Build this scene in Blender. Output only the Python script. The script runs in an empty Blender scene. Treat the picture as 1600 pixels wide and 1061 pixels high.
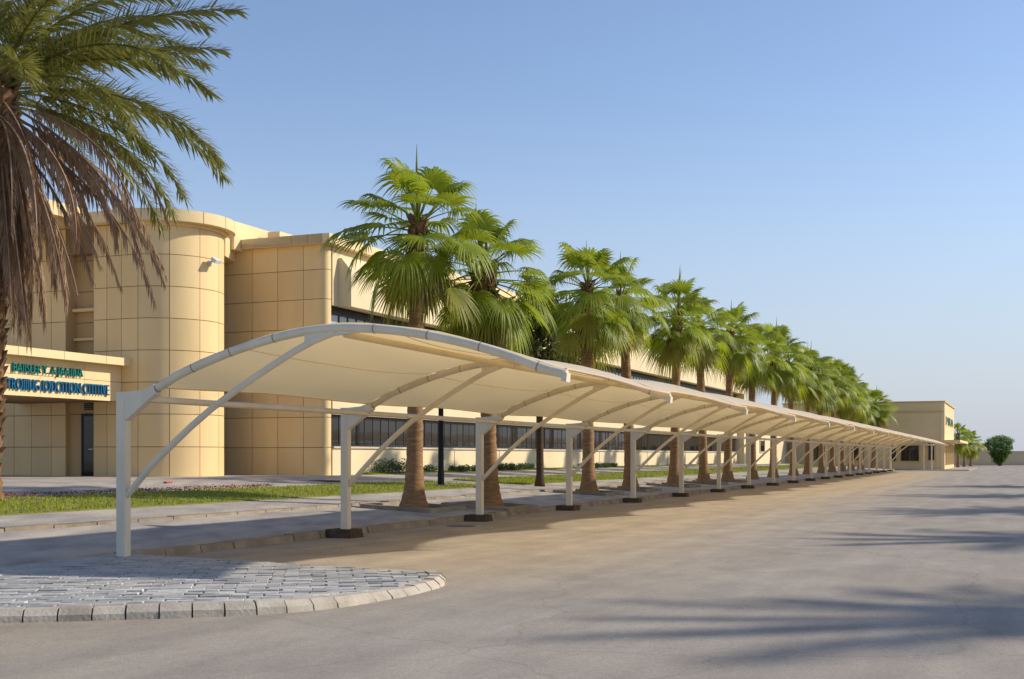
import bpy, bmesh, math, random
from mathutils import Vector, Matrix, Euler
random.seed(7)
SC = bpy.context.scene
COL = SC.collection
R = math.radians

# ------------------------------------------------------------ camera, sky, sun, exposure
F = 1900.0                       # focal length in pixels of the 1600 px wide photograph
EYE = 1.48                       # z = 0 is the top of the kerbs; the road lies 0.12 lower
HX, HY = 1593.0, 712.0           # where the carport row vanishes
TH = math.atan((HX - 800) / F)
CT, ST = math.cos(TH), math.sin(TH)
cam = bpy.data.cameras.new('camera')
cam.sensor_width = 36; cam.lens = F / 1600 * 36
cam.shift_y = (HY - 530.5) / 1600
cam.clip_end = 6000
co = bpy.data.objects.new('camera', cam); COL.objects.link(co)
co.location = (0, 0, EYE); co.rotation_euler = (R(90), 0, 0)
SC.camera = co
SUN = Vector((CT * 3.6 + ST * 2.2, -ST * 3.6 + CT * 2.2, 2.55)).normalized()      # from beyond the road, a little ahead
w = bpy.data.worlds.new('World'); SC.world = w; w.use_nodes = True
nt = w.node_tree; bg = nt.nodes['Background']
sky = nt.nodes.new('ShaderNodeTexSky'); sky.sky_type = 'NISHITA'; sky.sun_disc = False
sky.sun_elevation = math.asin(SUN.z); sky.sun_rotation = math.atan2(SUN.x, SUN.y)
sky.air_density = 1.0; sky.dust_density = .25; sky.ozone_density = 3.0; sky.altitude = 0
tint = nt.nodes.new('ShaderNodeVectorMath'); tint.operation = 'MULTIPLY'; tint.inputs[1].default_value = (1.04, .94, .93)     # dusty air, everywhere alike
nt.links.new(sky.outputs[0], tint.inputs[0]); nt.links.new(tint.outputs[0], bg.inputs[0]); bg.inputs[1].default_value = 0.122
# dusty grey-blue haze low over the whole horizon, the same all round
hz = nt.nodes.new('ShaderNodeBackground'); hz.inputs[0].default_value = (.72, .80, .96, 1); hz.inputs[1].default_value = .47
wc = nt.nodes.new('ShaderNodeTexCoord'); wz = nt.nodes.new('ShaderNodeSeparateXYZ'); nt.links.new(wc.outputs['Generated'], wz.inputs[0])
wr = nt.nodes.new('ShaderNodeMapRange'); wr.interpolation_type = 'SMOOTHSTEP'; wr.inputs['From Min'].default_value = -.06; wr.inputs['From Max'].default_value = .30
wr.inputs['To Min'].default_value = 1; wr.inputs['To Max'].default_value = 0; nt.links.new(wz.outputs['Z'], wr.inputs['Value'])
wm = nt.nodes.new('ShaderNodeMixShader'); nt.links.new(wr.outputs[0], wm.inputs[0]); nt.links.new(bg.outputs[0], wm.inputs[1]); nt.links.new(hz.outputs[0], wm.inputs[2])
nt.links.new(wm.outputs[0], nt.nodes['World Output'].inputs[0])
sl = bpy.data.lights.new('sun', 'SUN'); sl.energy = 3.15; sl.angle = R(1.6); sl.color = (1, .91, .75)
so = bpy.data.objects.new('sun', sl); COL.objects.link(so)
so.rotation_euler = SUN.to_track_quat('Z', 'Y').to_euler()
so.location = (20, -10, 40)
SC.view_settings.view_transform = 'Standard'; SC.view_settings.look = 'None'
SC.view_settings.exposure = 0.54; SC.view_settings.gamma = 1
SC.view_settings.use_curve_mapping = False

# ------------------------------------------------------------ coordinates
X1 = (193 - 800) / F * (F * 2.4 / 255); D1 = F * 2.4 / 255       # foot of the nearest post
DP = -(X1 * CT - D1 * ST)                                        # camera to post line
def uv(u, v, z=0.0):             # u along the carport row, v towards the building
    return Vector((X1 + u * ST - v * CT, D1 + u * CT + v * ST, z))
def gz(v):                       # ground rises gently to the building
    return 0.0 if v < .3 else min(.68, .0515 * (v - .3))
def upx(x, v):                   # u of picture column x on the line v
    d = F * (DP + v) / (CT * (HX - x)); X = (x - 800) / F * d
    return (X - X1) * ST + (d - D1) * CT
def gpx(x, y, z=0.0):
    d = F * (EYE - z) / (y - HY); return Vector(((x - 800) / F * d, d, z))

# ------------------------------------------------------------ materials
MATS = {}
def mat(name, c1, c2=None, scale=4.0, rough=.8, bump=0.0, bscale=None, rnd=0.0, detail=6, spec=.3, trans=None, stretch=None):
    m = bpy.data.materials.new(name); m.use_nodes = True
    N, L = m.node_tree.nodes, m.node_tree.links
    b = N['Principled BSDF']; b.inputs['Roughness'].default_value = rough
    b.inputs['Specular IOR Level'].default_value = spec
    tc = N.new('ShaderNodeTexCoord'); src = tc.outputs['Object']
    if stretch:
        mp = N.new('ShaderNodeMapping'); mp.inputs['Scale'].default_value = stretch[:3]
        if len(stretch) > 3: mp.inputs['Rotation'].default_value = (0, 0, stretch[3])
        L.new(src, mp.inputs[0]); src = mp.outputs[0]
    col = None
    if c2 is None: c2 = tuple(x * .85 for x in c1)
    no = N.new('ShaderNodeTexNoise'); no.inputs['Scale'].default_value = scale; no.inputs['Detail'].default_value = detail
    L.new(src, no.inputs['Vector'])
    rp = N.new('ShaderNodeValToRGB'); rp.color_ramp.elements[0].position = .32; rp.color_ramp.elements[1].position = .68
    rp.color_ramp.elements[0].color = (*c2, 1); rp.color_ramp.elements[1].color = (*c1, 1)
    L.new(no.outputs['Fac'], rp.inputs[0]); col = rp.outputs[0]
    if rnd:
        oi = N.new('ShaderNodeObjectInfo')
        mr = N.new('ShaderNodeMapRange'); mr.inputs['To Min'].default_value = 1 - rnd; mr.inputs['To Max'].default_value = 1 + rnd
        L.new(oi.outputs['Random'], mr.inputs['Value'])
        mx = N.new('ShaderNodeVectorMath'); mx.operation = 'SCALE'
        L.new(col, mx.inputs[0]); L.new(mr.outputs[0], mx.inputs['Scale']); col = mx.outputs[0]
    L.new(col, b.inputs['Base Color'])
    if bump:
        n2 = N.new('ShaderNodeTexNoise'); n2.inputs['Scale'].default_value = bscale or scale * 4; n2.inputs['Detail'].default_value = 4
        L.new(src, n2.inputs['Vector'])
        bp = N.new('ShaderNodeBump'); bp.inputs['Strength'].default_value = bump; bp.inputs['Distance'].default_value = .02
        L.new(n2.outputs['Fac'], bp.inputs['Height']); L.new(bp.outputs[0], b.inputs['Normal'])
    if trans:
        tr = N.new('ShaderNodeBsdfTranslucent'); tr.inputs[0].default_value = (*trans[0], 1)
        ms = N.new('ShaderNodeMixShader'); ms.inputs[0].default_value = trans[1]
        L.new(b.outputs[0], ms.inputs[1]); L.new(tr.outputs[0], ms.inputs[2])
        L.new(ms.outputs[0], N['Material Output'].inputs[0])
    MATS[name] = m
    return m
mat('cladding', (.83, .612, .315), (.775, .56, .275), 1.3, .55, .0, rnd=.05, stretch=(1, 1, .22), detail=8)
mat('cladding_shaded', (.54, .38, .19), (.49, .335, .16), .5, .5)  # cladding of the recess, its shade put into a darker tan
mat('joint', (.26, .175, .09), None, 3, .9)
mat('render', (.78, .65, .42), (.69, .56, .345), .5, .85, .15, 12, stretch=(1, 1, .25))
mat('coping', (.84, .65, .36), (.78, .59, .315), .7, .7)
mat('sill', (.62, .54, .42), None, 2, .7)
mat('frame', (.02, .024, .028), None, 3, .4)
mat('glass_dark', (.012, .014, .016), (.03, .026, .02), 1.2, .04, spec=.45, rnd=.3)
mat('glass_blind', (.42, .43, .42), (.34, .35, .35), 1.5, .12, spec=.8, rnd=.12)
mat('steel', (.79, .71, .55), (.70, .615, .465), 3.5, .45, .05, 30, stretch=(1, 1, .3))
mat('steel_band', (.34, .30, .26), None, 8, .6)
mat('fabric', (.93, .87, .73), (.90, .83, .685), .8, .75, .08, 2.5, trans=((.95, .68, .31), .50))
mat('fabric_hem', (.80, .66, .40), None, 2, .8)
mat('concrete', (.36, .30, .22), (.22, .18, .13), 2.2, .9, .5, 18, rnd=.1)
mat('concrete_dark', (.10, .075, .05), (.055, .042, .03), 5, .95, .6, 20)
mat('kerb', (.55, .49, .40), (.36, .31, .245), 3.0, .9, .45, 26, rnd=.13)
mat('paver', (.53, .505, .465), (.33, .325, .315), 2.2, .8, .5, 14, rnd=.24)
mat('paver_bed', (.12, .11, .10), (.16, .15, .135), 6, .95)
mat('walk', (.50, .43, .355), (.30, .27, .245), 1.3, .9, .7, 11, stretch=(1.3, .5, 1, TH), detail=10)
mat('lawn', (.22, .24, .03), (.17, .165, .04), 2.2, .95, .6, 40)
mat('blade', (.37, .39, .03), (.24, .28, .022), .9, .7, trans=((.28, .34, .03), .35))
mat('redleaf', (.34, .075, .025), (.22, .09, .03), 3, .8)
mat('trunk', (.36, .21, .10), (.21, .115, .052), 3.5, .95, .8, 9, stretch=(1, 1, 5))
mat('trunk_dark', (.10, .06, .035), (.055, .034, .02), 5, .95, .8, 14, stretch=(1, 1, 3))
mat('boot', (.25, .14, .07), (.11, .06, .03), 6, .95, .5, 20, rnd=.2)
mat('fan_leaf', (.29, .335, .03), (.17, .23, .02), 2.0, .42, rnd=.28, spec=.45, trans=((.42, .50, .03), .42))
mat('fan_leaf_old', (.30, .30, .04), (.19, .21, .025), 2.0, .5, rnd=.25, trans=((.50, .45, .05), .42))
mat('dead_leaf', (.42, .29, .19), (.26, .165, .105), 3, .85, rnd=.25, trans=((.25, .13, .06), .22))
mat('date_leaf', (.26, .25, .065), (.15, .155, .04), 2, .45, rnd=.25, spec=.5, trans=((.32, .32, .06), .32))
mat('date_rib', (.27, .22, .08), None, 4, .6)
mat('needle', (.16, .18, .05), (.09, .11, .03), 2, .6, trans=((.22, .25, .05), .35))
mat('shrub', (.055, .105, .028), (.03, .06, .018), 3, .6, trans=((.10, .16, .03), .25))
mat('bush', (.14, .25, .03), (.075, .155, .022), 1, .6, trans=((.12, .22, .02), .25))
mat('far_wall', (.66, .52, .34), (.59, .45, .28), .15, .9)
mat('far_render', (.78, .60, .34), (.72, .54, .29), .4, .85)
mat('far_trim', (.70, .47, .19), None, 1, .8)
mat('black_metal', (.014, .013, .013), None, 5, .75)
mat('lamp_white', (.72, .70, .66), None, 5, .4)
mat('letter_teal', (.0, .20, .17), (.0, .16, .17), 3, .4)
mat('letter_blue', (.0, .115, .27), (.0, .14, .30), 3, .4)
mat('letter_green', (.05, .16, .09), None, 3, .5)
mat('red_paint', (.40, .06, .03), None, 5, .6)
mat('iron', (.10, .10, .10), (.07, .07, .07), 8, .6, .3)
mat('wood', (.20, .10, .05), None, 8, .8)

def road_mat():
    m = bpy.data.materials.new('road'); m.use_nodes = True
    N, L = m.node_tree.nodes, m.node_tree.links
    b = N['Principled BSDF']; b.inputs['Roughness'].default_value = .88; b.inputs['Specular IOR Level'].default_value = .25
    tc = N.new('ShaderNodeTexCoord')
    mp = N.new('ShaderNodeMapping'); mp.inputs['Rotation'].default_value = (0, 0, TH)   # x = across the row, y = along it
    L.new(tc.outputs['Object'], mp.inputs[0])
    def noise(scale, detail, st=None, rough=.55):
        n = N.new('ShaderNodeTexNoise'); n.inputs['Scale'].default_value = scale; n.inputs['Detail'].default_value = detail
        n.inputs['Roughness'].default_value = rough
        if st:
            q = N.new('ShaderNodeMapping'); q.inputs['Scale'].default_value = st
            L.new(mp.outputs[0], q.inputs[0]); L.new(q.outputs[0], n.inputs['Vector'])
        else: L.new(mp.outputs[0], n.inputs['Vector'])
        return n.outputs['Fac']
    def ramp(fac, p0, p1, a, c):
        r = N.new('ShaderNodeValToRGB'); r.color_ramp.elements[0].position = p0; r.color_ramp.elements[1].position = p1
        r.color_ramp.elements[0].color = (*a, 1); r.color_ramp.elements[1].color = (*c, 1); L.new(fac, r.inputs[0]); return r.outputs[0]
    def mix(kind, f, a, c):
        x = N.new('ShaderNodeMix'); x.data_type = 'RGBA'; x.blend_type = kind
        if isinstance(f, float): x.inputs[0].default_value = f
        else: L.new(f, x.inputs[0])
        L.new(a, x.inputs[6]); L.new(c, x.inputs[7]); return x.outputs[2]
    grey = ramp(noise(.35, 5), .3, .7, (.365, .315, .262), (.435, .38, .315))
    tan = ramp(noise(.6, 5), .3, .7, (.38, .315, .235), (.46, .385, .295))
    # wind-blown sand lies thicker on the side of the parking bays
    sx = N.new('ShaderNodeSeparateXYZ'); L.new(mp.outputs[0], sx.inputs[0])
    mr = N.new('ShaderNodeMapRange'); mr.interpolation_type = 'SMOOTHSTEP'
    mr.inputs['From Min'].default_value = -5.0; mr.inputs['From Max'].default_value = -8.5
    add = N.new('ShaderNodeMath'); add.operation = 'MULTIPLY_ADD'
    L.new(noise(.22, 4, (1, .35, 1)), add.inputs[0]); add.inputs[1].default_value = 6.0; L.new(sx.outputs['X'], add.inputs[2])
    ad2 = N.new('ShaderNodeMath'); ad2.operation = 'SUBTRACT'; L.new(add.outputs[0], ad2.inputs[0]); ad2.inputs[1].default_value = 3.0
    L.new(ad2.outputs[0], mr.inputs['Value'])
    c = mix('MIX', mr.outputs[0], grey, tan)
    c = mix('MULTIPLY', 1.0, c, ramp(noise(.9, 8, (1.5, .8, 1), .65), .33, .62, (.84, .84, .85), (1.06, 1.06, 1.05)))
    c = mix('MULTIPLY', 1.0, c, ramp(noise(.55, 3, (2.6, .12, 1)), .42, .60, (.90, .90, .91), (1.0, 1.0, 1.0)))     # wheel tracks along the road
    c = mix('MULTIPLY', 1.0, c, ramp(noise(.45, 5, None, .7), .64, .74, (1, 1, 1), (.74, .74, .75)))                   # old stains
    vo = N.new('ShaderNodeTexVoronoi'); vo.feature = 'DISTANCE_TO_EDGE'; vo.inputs['Scale'].default_value = .16
    wq = N.new('ShaderNodeVectorMath'); wq.operation = 'ADD'; wn_ = N.new('ShaderNodeTexNoise'); wn_.inputs['Scale'].default_value = .8; wn_.inputs['Detail'].default_value = 6
    L.new(mp.outputs[0], wn_.inputs['Vector']); L.new(mp.outputs[0], wq.inputs[0]); L.new(wn_.outputs['Color'], wq.inputs[1]); L.new(wq.outputs[0], vo.inputs['Vector'])
    c = mix('MULTIPLY', 1.0, c, ramp(vo.outputs['Distance'], .0, .0025, (.84, .83, .82), (1, 1, 1)))
    c = mix('MULTIPLY', 1.0, c, ramp(noise(18, 8, None, .85), .34, .66, (.84, .84, .84), (1.12, 1.12, 1.12)))
    c = mix('MULTIPLY', 1.0, c, ramp(noise(60, 3, None, .8), .3, .7, (.72, .72, .72), (1.22, 1.22, 1.22)))
    L.new(c, b.inputs['Base Color'])
    bp = N.new('ShaderNodeBump'); bp.inputs['Strength'].default_value = .5; bp.inputs['Distance'].default_value = .012
    L.new(noise(70, 4, None, .8), bp.inputs['Height']); L.new(bp.outputs[0], b.inputs['Normal'])
    MATS['road'] = m
road_mat()

# ------------------------------------------------------------ mesh helpers
class MB:
    def __init__(s): s.v = []; s.f = []
    def add(s, vs, fs):
        o = len(s.v); s.v += [Vector(p) for p in vs]; s.f += [tuple(i + o for i in q) for q in fs]; return s
    def hexa(s, b, t):           # four bottom corners, four top corners
        return s.add(list(b) + list(t), [(3, 2, 1, 0), (4, 5, 6, 7), (0, 1, 5, 4), (1, 2, 6, 5), (2, 3, 7, 6), (3, 0, 4, 7)])
    def box(s, x0, x1, y0, y1, z0, z1):
        return s.hexa([(x0, y0, z0), (x1, y0, z0), (x1, y1, z0), (x0, y1, z0)], [(x0, y0, z1), (x1, y0, z1), (x1, y1, z1), (x0, y1, z1)])
    def ubox(s, u0, u1, v0, v1, z0, z1, rel=False):
        c = [(u0, v0), (u0, v1), (u1, v1), (u1, v0)]
        g = (lambda v: gz(v)) if rel else (lambda v: 0)
        return s.hexa([uv(a, b, z0 + g(b)) for a, b in c], [uv(a, b, z1 + g(b)) for a, b in c])
    def prism(s, poly, ext):     # polygon of 3D points pushed along ext
        n = len(poly); e = Vector(ext); p = [Vector(q) for q in poly]
        return s.add(p + [q + e for q in p], [tuple(range(n))[::-1], tuple(range(n, 2 * n))] + [(i, (i + 1) % n, n + (i + 1) % n, n + i) for i in range(n)])
    def tube(s, path, r, n=10, cap=True):
        P = [Vector(p) for p in path]; k = len(P); rs = r if isinstance(r, (list, tuple)) else [r] * k
        ref = None; vs = []; fs = []
        for i in range(k):
            t = (P[min(i + 1, k - 1)] - P[max(i - 1, 0)]).normalized()
            if ref is None: ref = t.orthogonal().normalized()
            ref = (ref - t * ref.dot(t)).normalized(); b = t.cross(ref)
            for j in range(n):
                a = 2 * math.pi * j / n; vs.append(P[i] + (ref * math.cos(a) + b * math.sin(a)) * rs[i])
        for i in range(k - 1):
            for j in range(n):
                j2 = (j + 1) % n; fs.append((i * n + j, i * n + j2, (i + 1) * n + j2, (i + 1) * n + j))
        if cap: fs += [tuple(range(n))[::-1], tuple(range((k - 1) * n, k * n))]
        return s.add(vs, fs)
    def mesh(s, name, m, smooth=False, origin=(0, 0, 0)):
        me = bpy.data.meshes.new(name); o = Vector(origin)
        me.from_pydata([p - o for p in s.v], [], s.f)
        bm = bmesh.new(); bm.from_mesh(me); bmesh.ops.recalc_face_normals(bm, faces=bm.faces); bm.to_mesh(me); bm.free()
        me.materials.append(MATS[m])
        if smooth: me.shade_smooth() if smooth is True else me.set_sharp_from_angle(angle=R(smooth)) if False else me.shade_smooth()
        return me
    def build(s, name, m, parent=None, smooth=False, origin=None):
        if origin is None: origin = root_loc(parent)
        me = s.mesh(name, m, bool(smooth), origin)
        if smooth and smooth is not True: me.set_sharp_from_angle(angle=R(smooth))
        return link(name, me, parent)
def root_loc(p):
    l = Vector((0, 0, 0))
    while p is not None: l = l + Vector(p.location); p = p.parent
    return l
def link(name, me, parent=None):
    o = bpy.data.objects.new(name, me); COL.objects.link(o)
    if parent is not None: o.parent = parent
    return o
def tag(o, label=None, cat=None, group=None, kind=None):
    if label: o['label'] = label
    if cat: o['category'] = cat
    if group: o['group'] = group
    if kind: o['kind'] = kind
    return o
def thing(name, loc, label, cat, group=None):
    o = bpy.data.objects.new(name, None); COL.objects.link(o); o.location = loc; o.empty_display_size = .3
    return tag(o, label, cat, group)

# ------------------------------------------------------------ ground
m = MB(); m.add([(-1500, -60, -.12), (2500, -60, -.12), (2500, 4000, -.12), (-1500, 4000, -.12)], [(0, 1, 2, 3)])
tag(m.build('road', 'road'), kind='structure')
U0, U1 = -45.0, 124.0
def band(name, v0, v1, dz, material, u0=U0, u1=U1, thick=.3, edge=None):
    m = MB(); n = max(1, int((u1 - u0) / 4))
    m.ubox(u0, u1, v0, v1, dz - thick, dz, rel=True)
    return m.build(name, material)
tag(band('verge_paving', .55, 3.8, 0, 'walk'), kind='structure')
tag(band('footpath', 3.95, 5.8, .05, 'walk'), kind='structure')
tag(band('forecourt_path', 9.1, 12.75, .045, 'walk'), kind='structure')
xa, xb = upx(738, 7), upx(776, 7)
tag(band('cross_path', 5.8, 9.1, .045, 'walk', xa, xb), kind='structure')
tag(band('building_apron', 12.75, 30, .045, 'walk', U0, upx(575, 13)), kind='structure')
m = MB(); m.ubox(upx(575, 13), U1, 12.75, 60, .3 - .32, .3 - .28, rel=True); tag(m.build('building_ground', 'walk'), kind='structure')

# kerb along the parking bays, stone by stone, and the second kerb behind the palms
kb = MB(); kb.ubox(.43, U1, .36, .56, -.13, -.02); kb = tag(kb.build('kerb', 'paver_bed'), kind='structure')
u = .43; i = 0
while u < 122:
    ln = .95 + random.uniform(-.05, .05); m = MB(); j = random.uniform(-.012, .012); z1 = random.uniform(-.012, .02)
    b = [uv(u, .30 + j, -.13), uv(u, .56, -.13), uv(u + ln - .025, .56, -.13), uv(u + ln - .025, .30 + j, -.13)]
    t = [uv(u, .335 + j, z1), uv(u, .56, z1), uv(u + ln - .025, .56, z1), uv(u + ln - .025, .335 + j, z1)]
    m.hexa(b, t).build('kerb_stone', 'concrete', kb); u += ln
kb2 = MB(); kb2.ubox(U0, U1, 3.83, 3.95, -.1, .03, rel=True); kb2 = tag(kb2.build('footpath_kerb', 'paver_bed'), kind='structure')
u = -14.0
while u < 60:
    ln = 1.1 + random.uniform(-.05, .05)
    MB().ubox(u, u + ln - .03, 3.78, 3.96, -.1, .062 + random.uniform(-.012, .012), rel=True).build('kerb_stone', 'concrete', kb2); u += ln

# lawns: soil sheet and blades
def lawn(name, u0, u1, v0, v1, dz, nb, seed):
    rnd = random.Random(seed); m = MB(); m.ubox(u0, u1, v0, v1, dz - .2, dz, rel=True)
    g = tag(m.build(name, 'lawn'), kind='structure')
    m = MB(); V = []; Fc = []
    for k in range(nb):
        t = rnd.random() ** 1.7
        a = u0 + (u1 - u0) * t; b = v0 + rnd.uniform(-.06, .06) + (v1 - v0) * rnd.random()
        p = uv(a, b, gz(b) + dz - .01); h = rnd.uniform(.03, .085); an = rnd.uniform(0, 6.28); wd = rnd.uniform(.012, .03)
        d = Vector((math.cos(an), math.sin(an), 0)) * wd; l = Vector((rnd.uniform(-.03, .03), rnd.uniform(-.03, .03), h))
        o = len(V); V += [p - d, p + d, p + l]; Fc.append((o, o + 1, o + 2))
    m.add(V, Fc)
    o = bpy.data.objects.new(name + '_grass', m.mesh(name + '_grass', 'blade')); COL.objects.link(o)
    return tag(o, 'short bright green grass of the ' + name.replace('_', ' '), 'grass', kind='stuff')
o = lawn('front_lawn', -30, xa - .3, 5.85, 9.05, .07, 26000, 1); o['label'] = 'mown bright green grass in front of the entrance'
o = lawn('row_lawn', xb + .3, 112, 5.85, 9.05, .07, 16000, 2); o['label'] = 'strip of bright green grass behind the palm row'
o = lawn('wall_lawn', upx(575, 13), 100, 12.78, 13.42, .06, 9000, 3); o['label'] = 'narrow green grass strip along the foot of the long wall'
m = MB(); rnd = random.Random(5); V = []; Fc = []
for k in range(6500):
    a = rnd.uniform(-12, upx(420, 9.2)); b = 9.12 + rnd.gauss(0, .09)
    p = uv(a, b, gz(b) + .07 + rnd.uniform(0, .10)); d = Vector((rnd.uniform(-1, 1), rnd.uniform(-1, 1), rnd.uniform(-.6, .6))) * .035
    e = Vector((rnd.uniform(-1, 1), rnd.uniform(-1, 1), rnd.uniform(-.6, .6))) * .035; o = len(V); V += [p, p + d, p + d + e, p + e]; Fc.append((o, o + 1, o + 2, o + 3))
m.add(V, Fc); tag(m.build('red_groundcover', 'redleaf'), 'low red ground cover edging the back of the front lawn', 'ground cover', kind='stuff')

# paved island with rounded kerb
pts = [Vector((-8.7, 10.82, 0)), Vector((-7, 11.17, 0))] + [gpx(x, y, -.12) for x, y in [(0, 974), (260, 967), (400, 962), (480, 956), (560, 946), (620, 935), (668, 925), (697, 916), (700, 909), (680, 904)]]
for p in pts: p.z = 0
# smooth
def resample(P, step):
    out = [P[0].copy()]; acc = 0
    for a, b in zip(P, P[1:]):
        l = (b - a).length; t = step - acc
        while t <= l: out.append(a.lerp(b, t / l)); t += step
        acc = (acc + l) % step
    return out
def chaikin(P, n):
    for _ in range(n):
        Q = [P[0]]
        for a, b in zip(P, P[1:]): Q += [a.lerp(b, .25), a.lerp(b, .75)]
        P = Q + [P[-1]]
    return P
curve = chaikin(pts, 3)
back = [gpx(640, 905), gpx(560, 899), gpx(400, 886), gpx(300, 877), gpx(232, 868), uv(.43, .33), uv(-6.8, .33)]
for p in back: p.z = 0
def nrm(P, i):
    t = (P[min(i + 1, len(P) - 1)] - P[max(i - 1, 0)]).normalized(); return Vector((-t.y, t.x, 0))    # to the left: inwards
stones = resample(curve, .315)
isl_poly = [p + nrm(stones, i) * .20 for i, p in enumerate(stones)] + back
TIP = gpx(697, 914); TIP.z = 0
def dip(p): return .055 * max(0.0, 1 - ((p - TIP).to_2d().length) / 1.9) ** 1.2
# base slab
isl = MB(); isl.prism([Vector((p.x, p.y, -.14)) for p in isl_poly], (0, 0, .05)); isl = tag(isl.build('paved_island', 'paver_bed'), kind='structure')
m = MB(); m.ubox(U0, .45, .3, .56, -.1, -.006); tag(m.build('paving_joint_strip', 'walk'), kind='structure')
for i in range(len(stones) - 1):
    a, b = stones[i], stones[i + 1]
    if b.x < -7.5: continue
    na, nb = nrm(stones, i), nrm(stones, i + 1); t = (b - a); g = .008 / t.length
    a2, b2 = a + t * g, b - t * g; j = random.uniform(-.008, .008); z = random.uniform(-.008, .008) - dip((a + b) / 2)
    prof = [(0 + j, -.13), (.015 + j, -.055 + z), (.085 + j, .004 + z), (.215, .008 + z), (.215, -.13)]
    m = MB(); m.add([a2 + na * q + Vector((0, 0, h)) for q, h in prof] + [b2 + nb * q + Vector((0, 0, h)) for q, h in prof],
                    [(0, 1, 2, 3, 4), (9, 8, 7, 6, 5)] + [(k, k + 5, (k + 1) % 5 + 5, (k + 1) % 5) for k in range(5)])
    m.build('kerb_stone', 'kerb', isl)
def clip(poly, P):
    n = len(P)
    for i in range(n):
        a, b = P[i], P[(i + 1) % n]; e = b - a
        if e.length < 1e-6: continue
        out = []
        for k in range(len(poly)):
            p, q = poly[k], poly[(k + 1) % len(poly)]
            sp = e.x * (p.y - a.y) - e.y * (p.x - a.x); sq = e.x * (q.y - a.y) - e.y * (q.x - a.x)
            if sp >= 0: out.append(p)
            if sp * sq < 0: out.append(p.lerp(q, sp / (sp - sq)))
        poly = out
        if len(poly) < 3: return []
    return poly
def hull(P):
    P = sorted(P, key=lambda p: (p.x, p.y)); 
    def half(Q):
        h = []
        for p in Q:
            while len(h) > 1 and (h[-1].x - h[-2].x) * (p.y - h[-2].y) - (h[-1].y - h[-2].y) * (p.x - h[-2].x) <= 0: h.pop()
            h.append(p)
        return h
    a = half(P); b = half(P[::-1]); return a[:-1] + b[:-1]
HP = hull([p + nrm(stones, i) * .225 for i, p in enumerate(stones)] + back)
pav = []; PW, PD = .33, .165; ang = R(9)
rnd = random.Random(11)
for r_ in range(-30, 80):
    for c_ in range(-60, 50):
        x = c_ * PW + (.5 * PW if r_ % 2 else 0) + rnd.uniform(-.02, .02); y = r_ * PD
        g = .006
        q = [(x + g, y + g), (x + PW - g, y + g), (x + PW - g, y + PD - g), (x + g, y + PD - g)]
        q = [Vector((-3 + a * math.cos(ang) - b * math.sin(ang), 12 + a * math.sin(ang) + b * math.cos(ang), 0)) for a, b in q]
        cx = sum((p.x for p in q)) / 4; cy = sum((p.y for p in q)) / 4
        if cy < 9 or cx < -.46 * cy - .6 or cy > 27: continue
        q = clip(q, HP)
        if len(q) < 3: continue
        ar = abs(sum(q[k].x * q[(k + 1) % len(q)].y - q[(k + 1) % len(q)].x * q[k].y for k in range(len(q)))) / 2
        if ar < .004: continue
        pav.append((cy, q))
pav.sort(key=lambda t: t[0])
rest = MB()
for k, (cy, q) in enumerate(pav):
    h = rnd.uniform(-.008, .006); tx, ty = rnd.uniform(-.02, .02), rnd.uniform(-.05, .05); c = sum(q, Vector()) / len(q)
    n = len(q); e = .012
    h -= dip(c)
    lo = [Vector((p.x, p.y, -.11)) for p in q]
    hi = [Vector((p.x, p.y, h - .006 + (p.x - c.x) * tx + (p.y - c.y) * ty)) for p in q]
    tp = [(p - c) * (1 - .035) + c + Vector((0, 0, 0)) for p in q]
    tp = [Vector((p.x, p.y, h + (p.x - c.x) * tx + (p.y - c.y) * ty)) for p in tp]
    mm = MB() if k < 300 else rest
    mm.add(lo + hi + tp, [(i, (i + 1) % n, n + (i + 1) % n, n + i) for i in range(n)] + [(n + i, n + (i + 1) % n, 2 * n + (i + 1) % n, 2 * n + i) for i in range(n)] + [tuple(range(2 * n, 3 * n))])
    if k < 300: mm.build('paver', 'paver', isl)
if rest.v: tag(rest.build('paver_field', 'paver', isl), kind='stuff')

# ------------------------------------------------------------ main building
BZ = .66
bld = thing('education_building', uv(upx(510, 13.5), 13.5, BZ), 'cream panelled two storey building with rounded corner tower, porch and long window wing', 'building')
def arcbox(m, cx, cy, r0, r1, a0, a1, z0, z1, n=6):
    vs = []; fs = []
    for i in range(n + 1):
        a = a0 + (a1 - a0) * i / n; s_, c_ = math.sin(a), -math.cos(a)
        for r, z in ((r0, z0), (r1, z0), (r1, z1), (r0, z1)): vs.append((cx + r * s_, cy + r * c_, z))
    for i in range(n):
        for j in range(4): fs.append((i * 4 + j, i * 4 + (j + 1) % 4, (i + 1) * 4 + (j + 1) % 4, (i + 1) * 4 + j))
    fs += [(0, 1, 2, 3), (n * 4 + 3, n * 4 + 2, n * 4 + 1, n * 4)]
    m.add(vs, fs); return m
CX, CY, CR = -13.4, 47.3, 2.14
PH = -TH                                     # flat walls facing the photographer have their normal at this angle
nF = Vector((math.sin(PH), -math.cos(PH), 0)); lF = Vector((-CT, ST, 0)); rF = Vector((ST, CT, 0)); pF = Vector((CT, -ST, 0))
T0 = Vector((CX, CY, 0)) + nF * CR
ZR = [BZ, 1.81, 3.03, 4.22, 5.41, 6.60, 7.79, 8.98, 10.15]
def flat_t(x):                               # picture column -> distance to the left of T0 along the flat tower wall
    k = (x - 800) / F; return (T0.x - k * T0.y) / (CT + k * ST)
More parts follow.
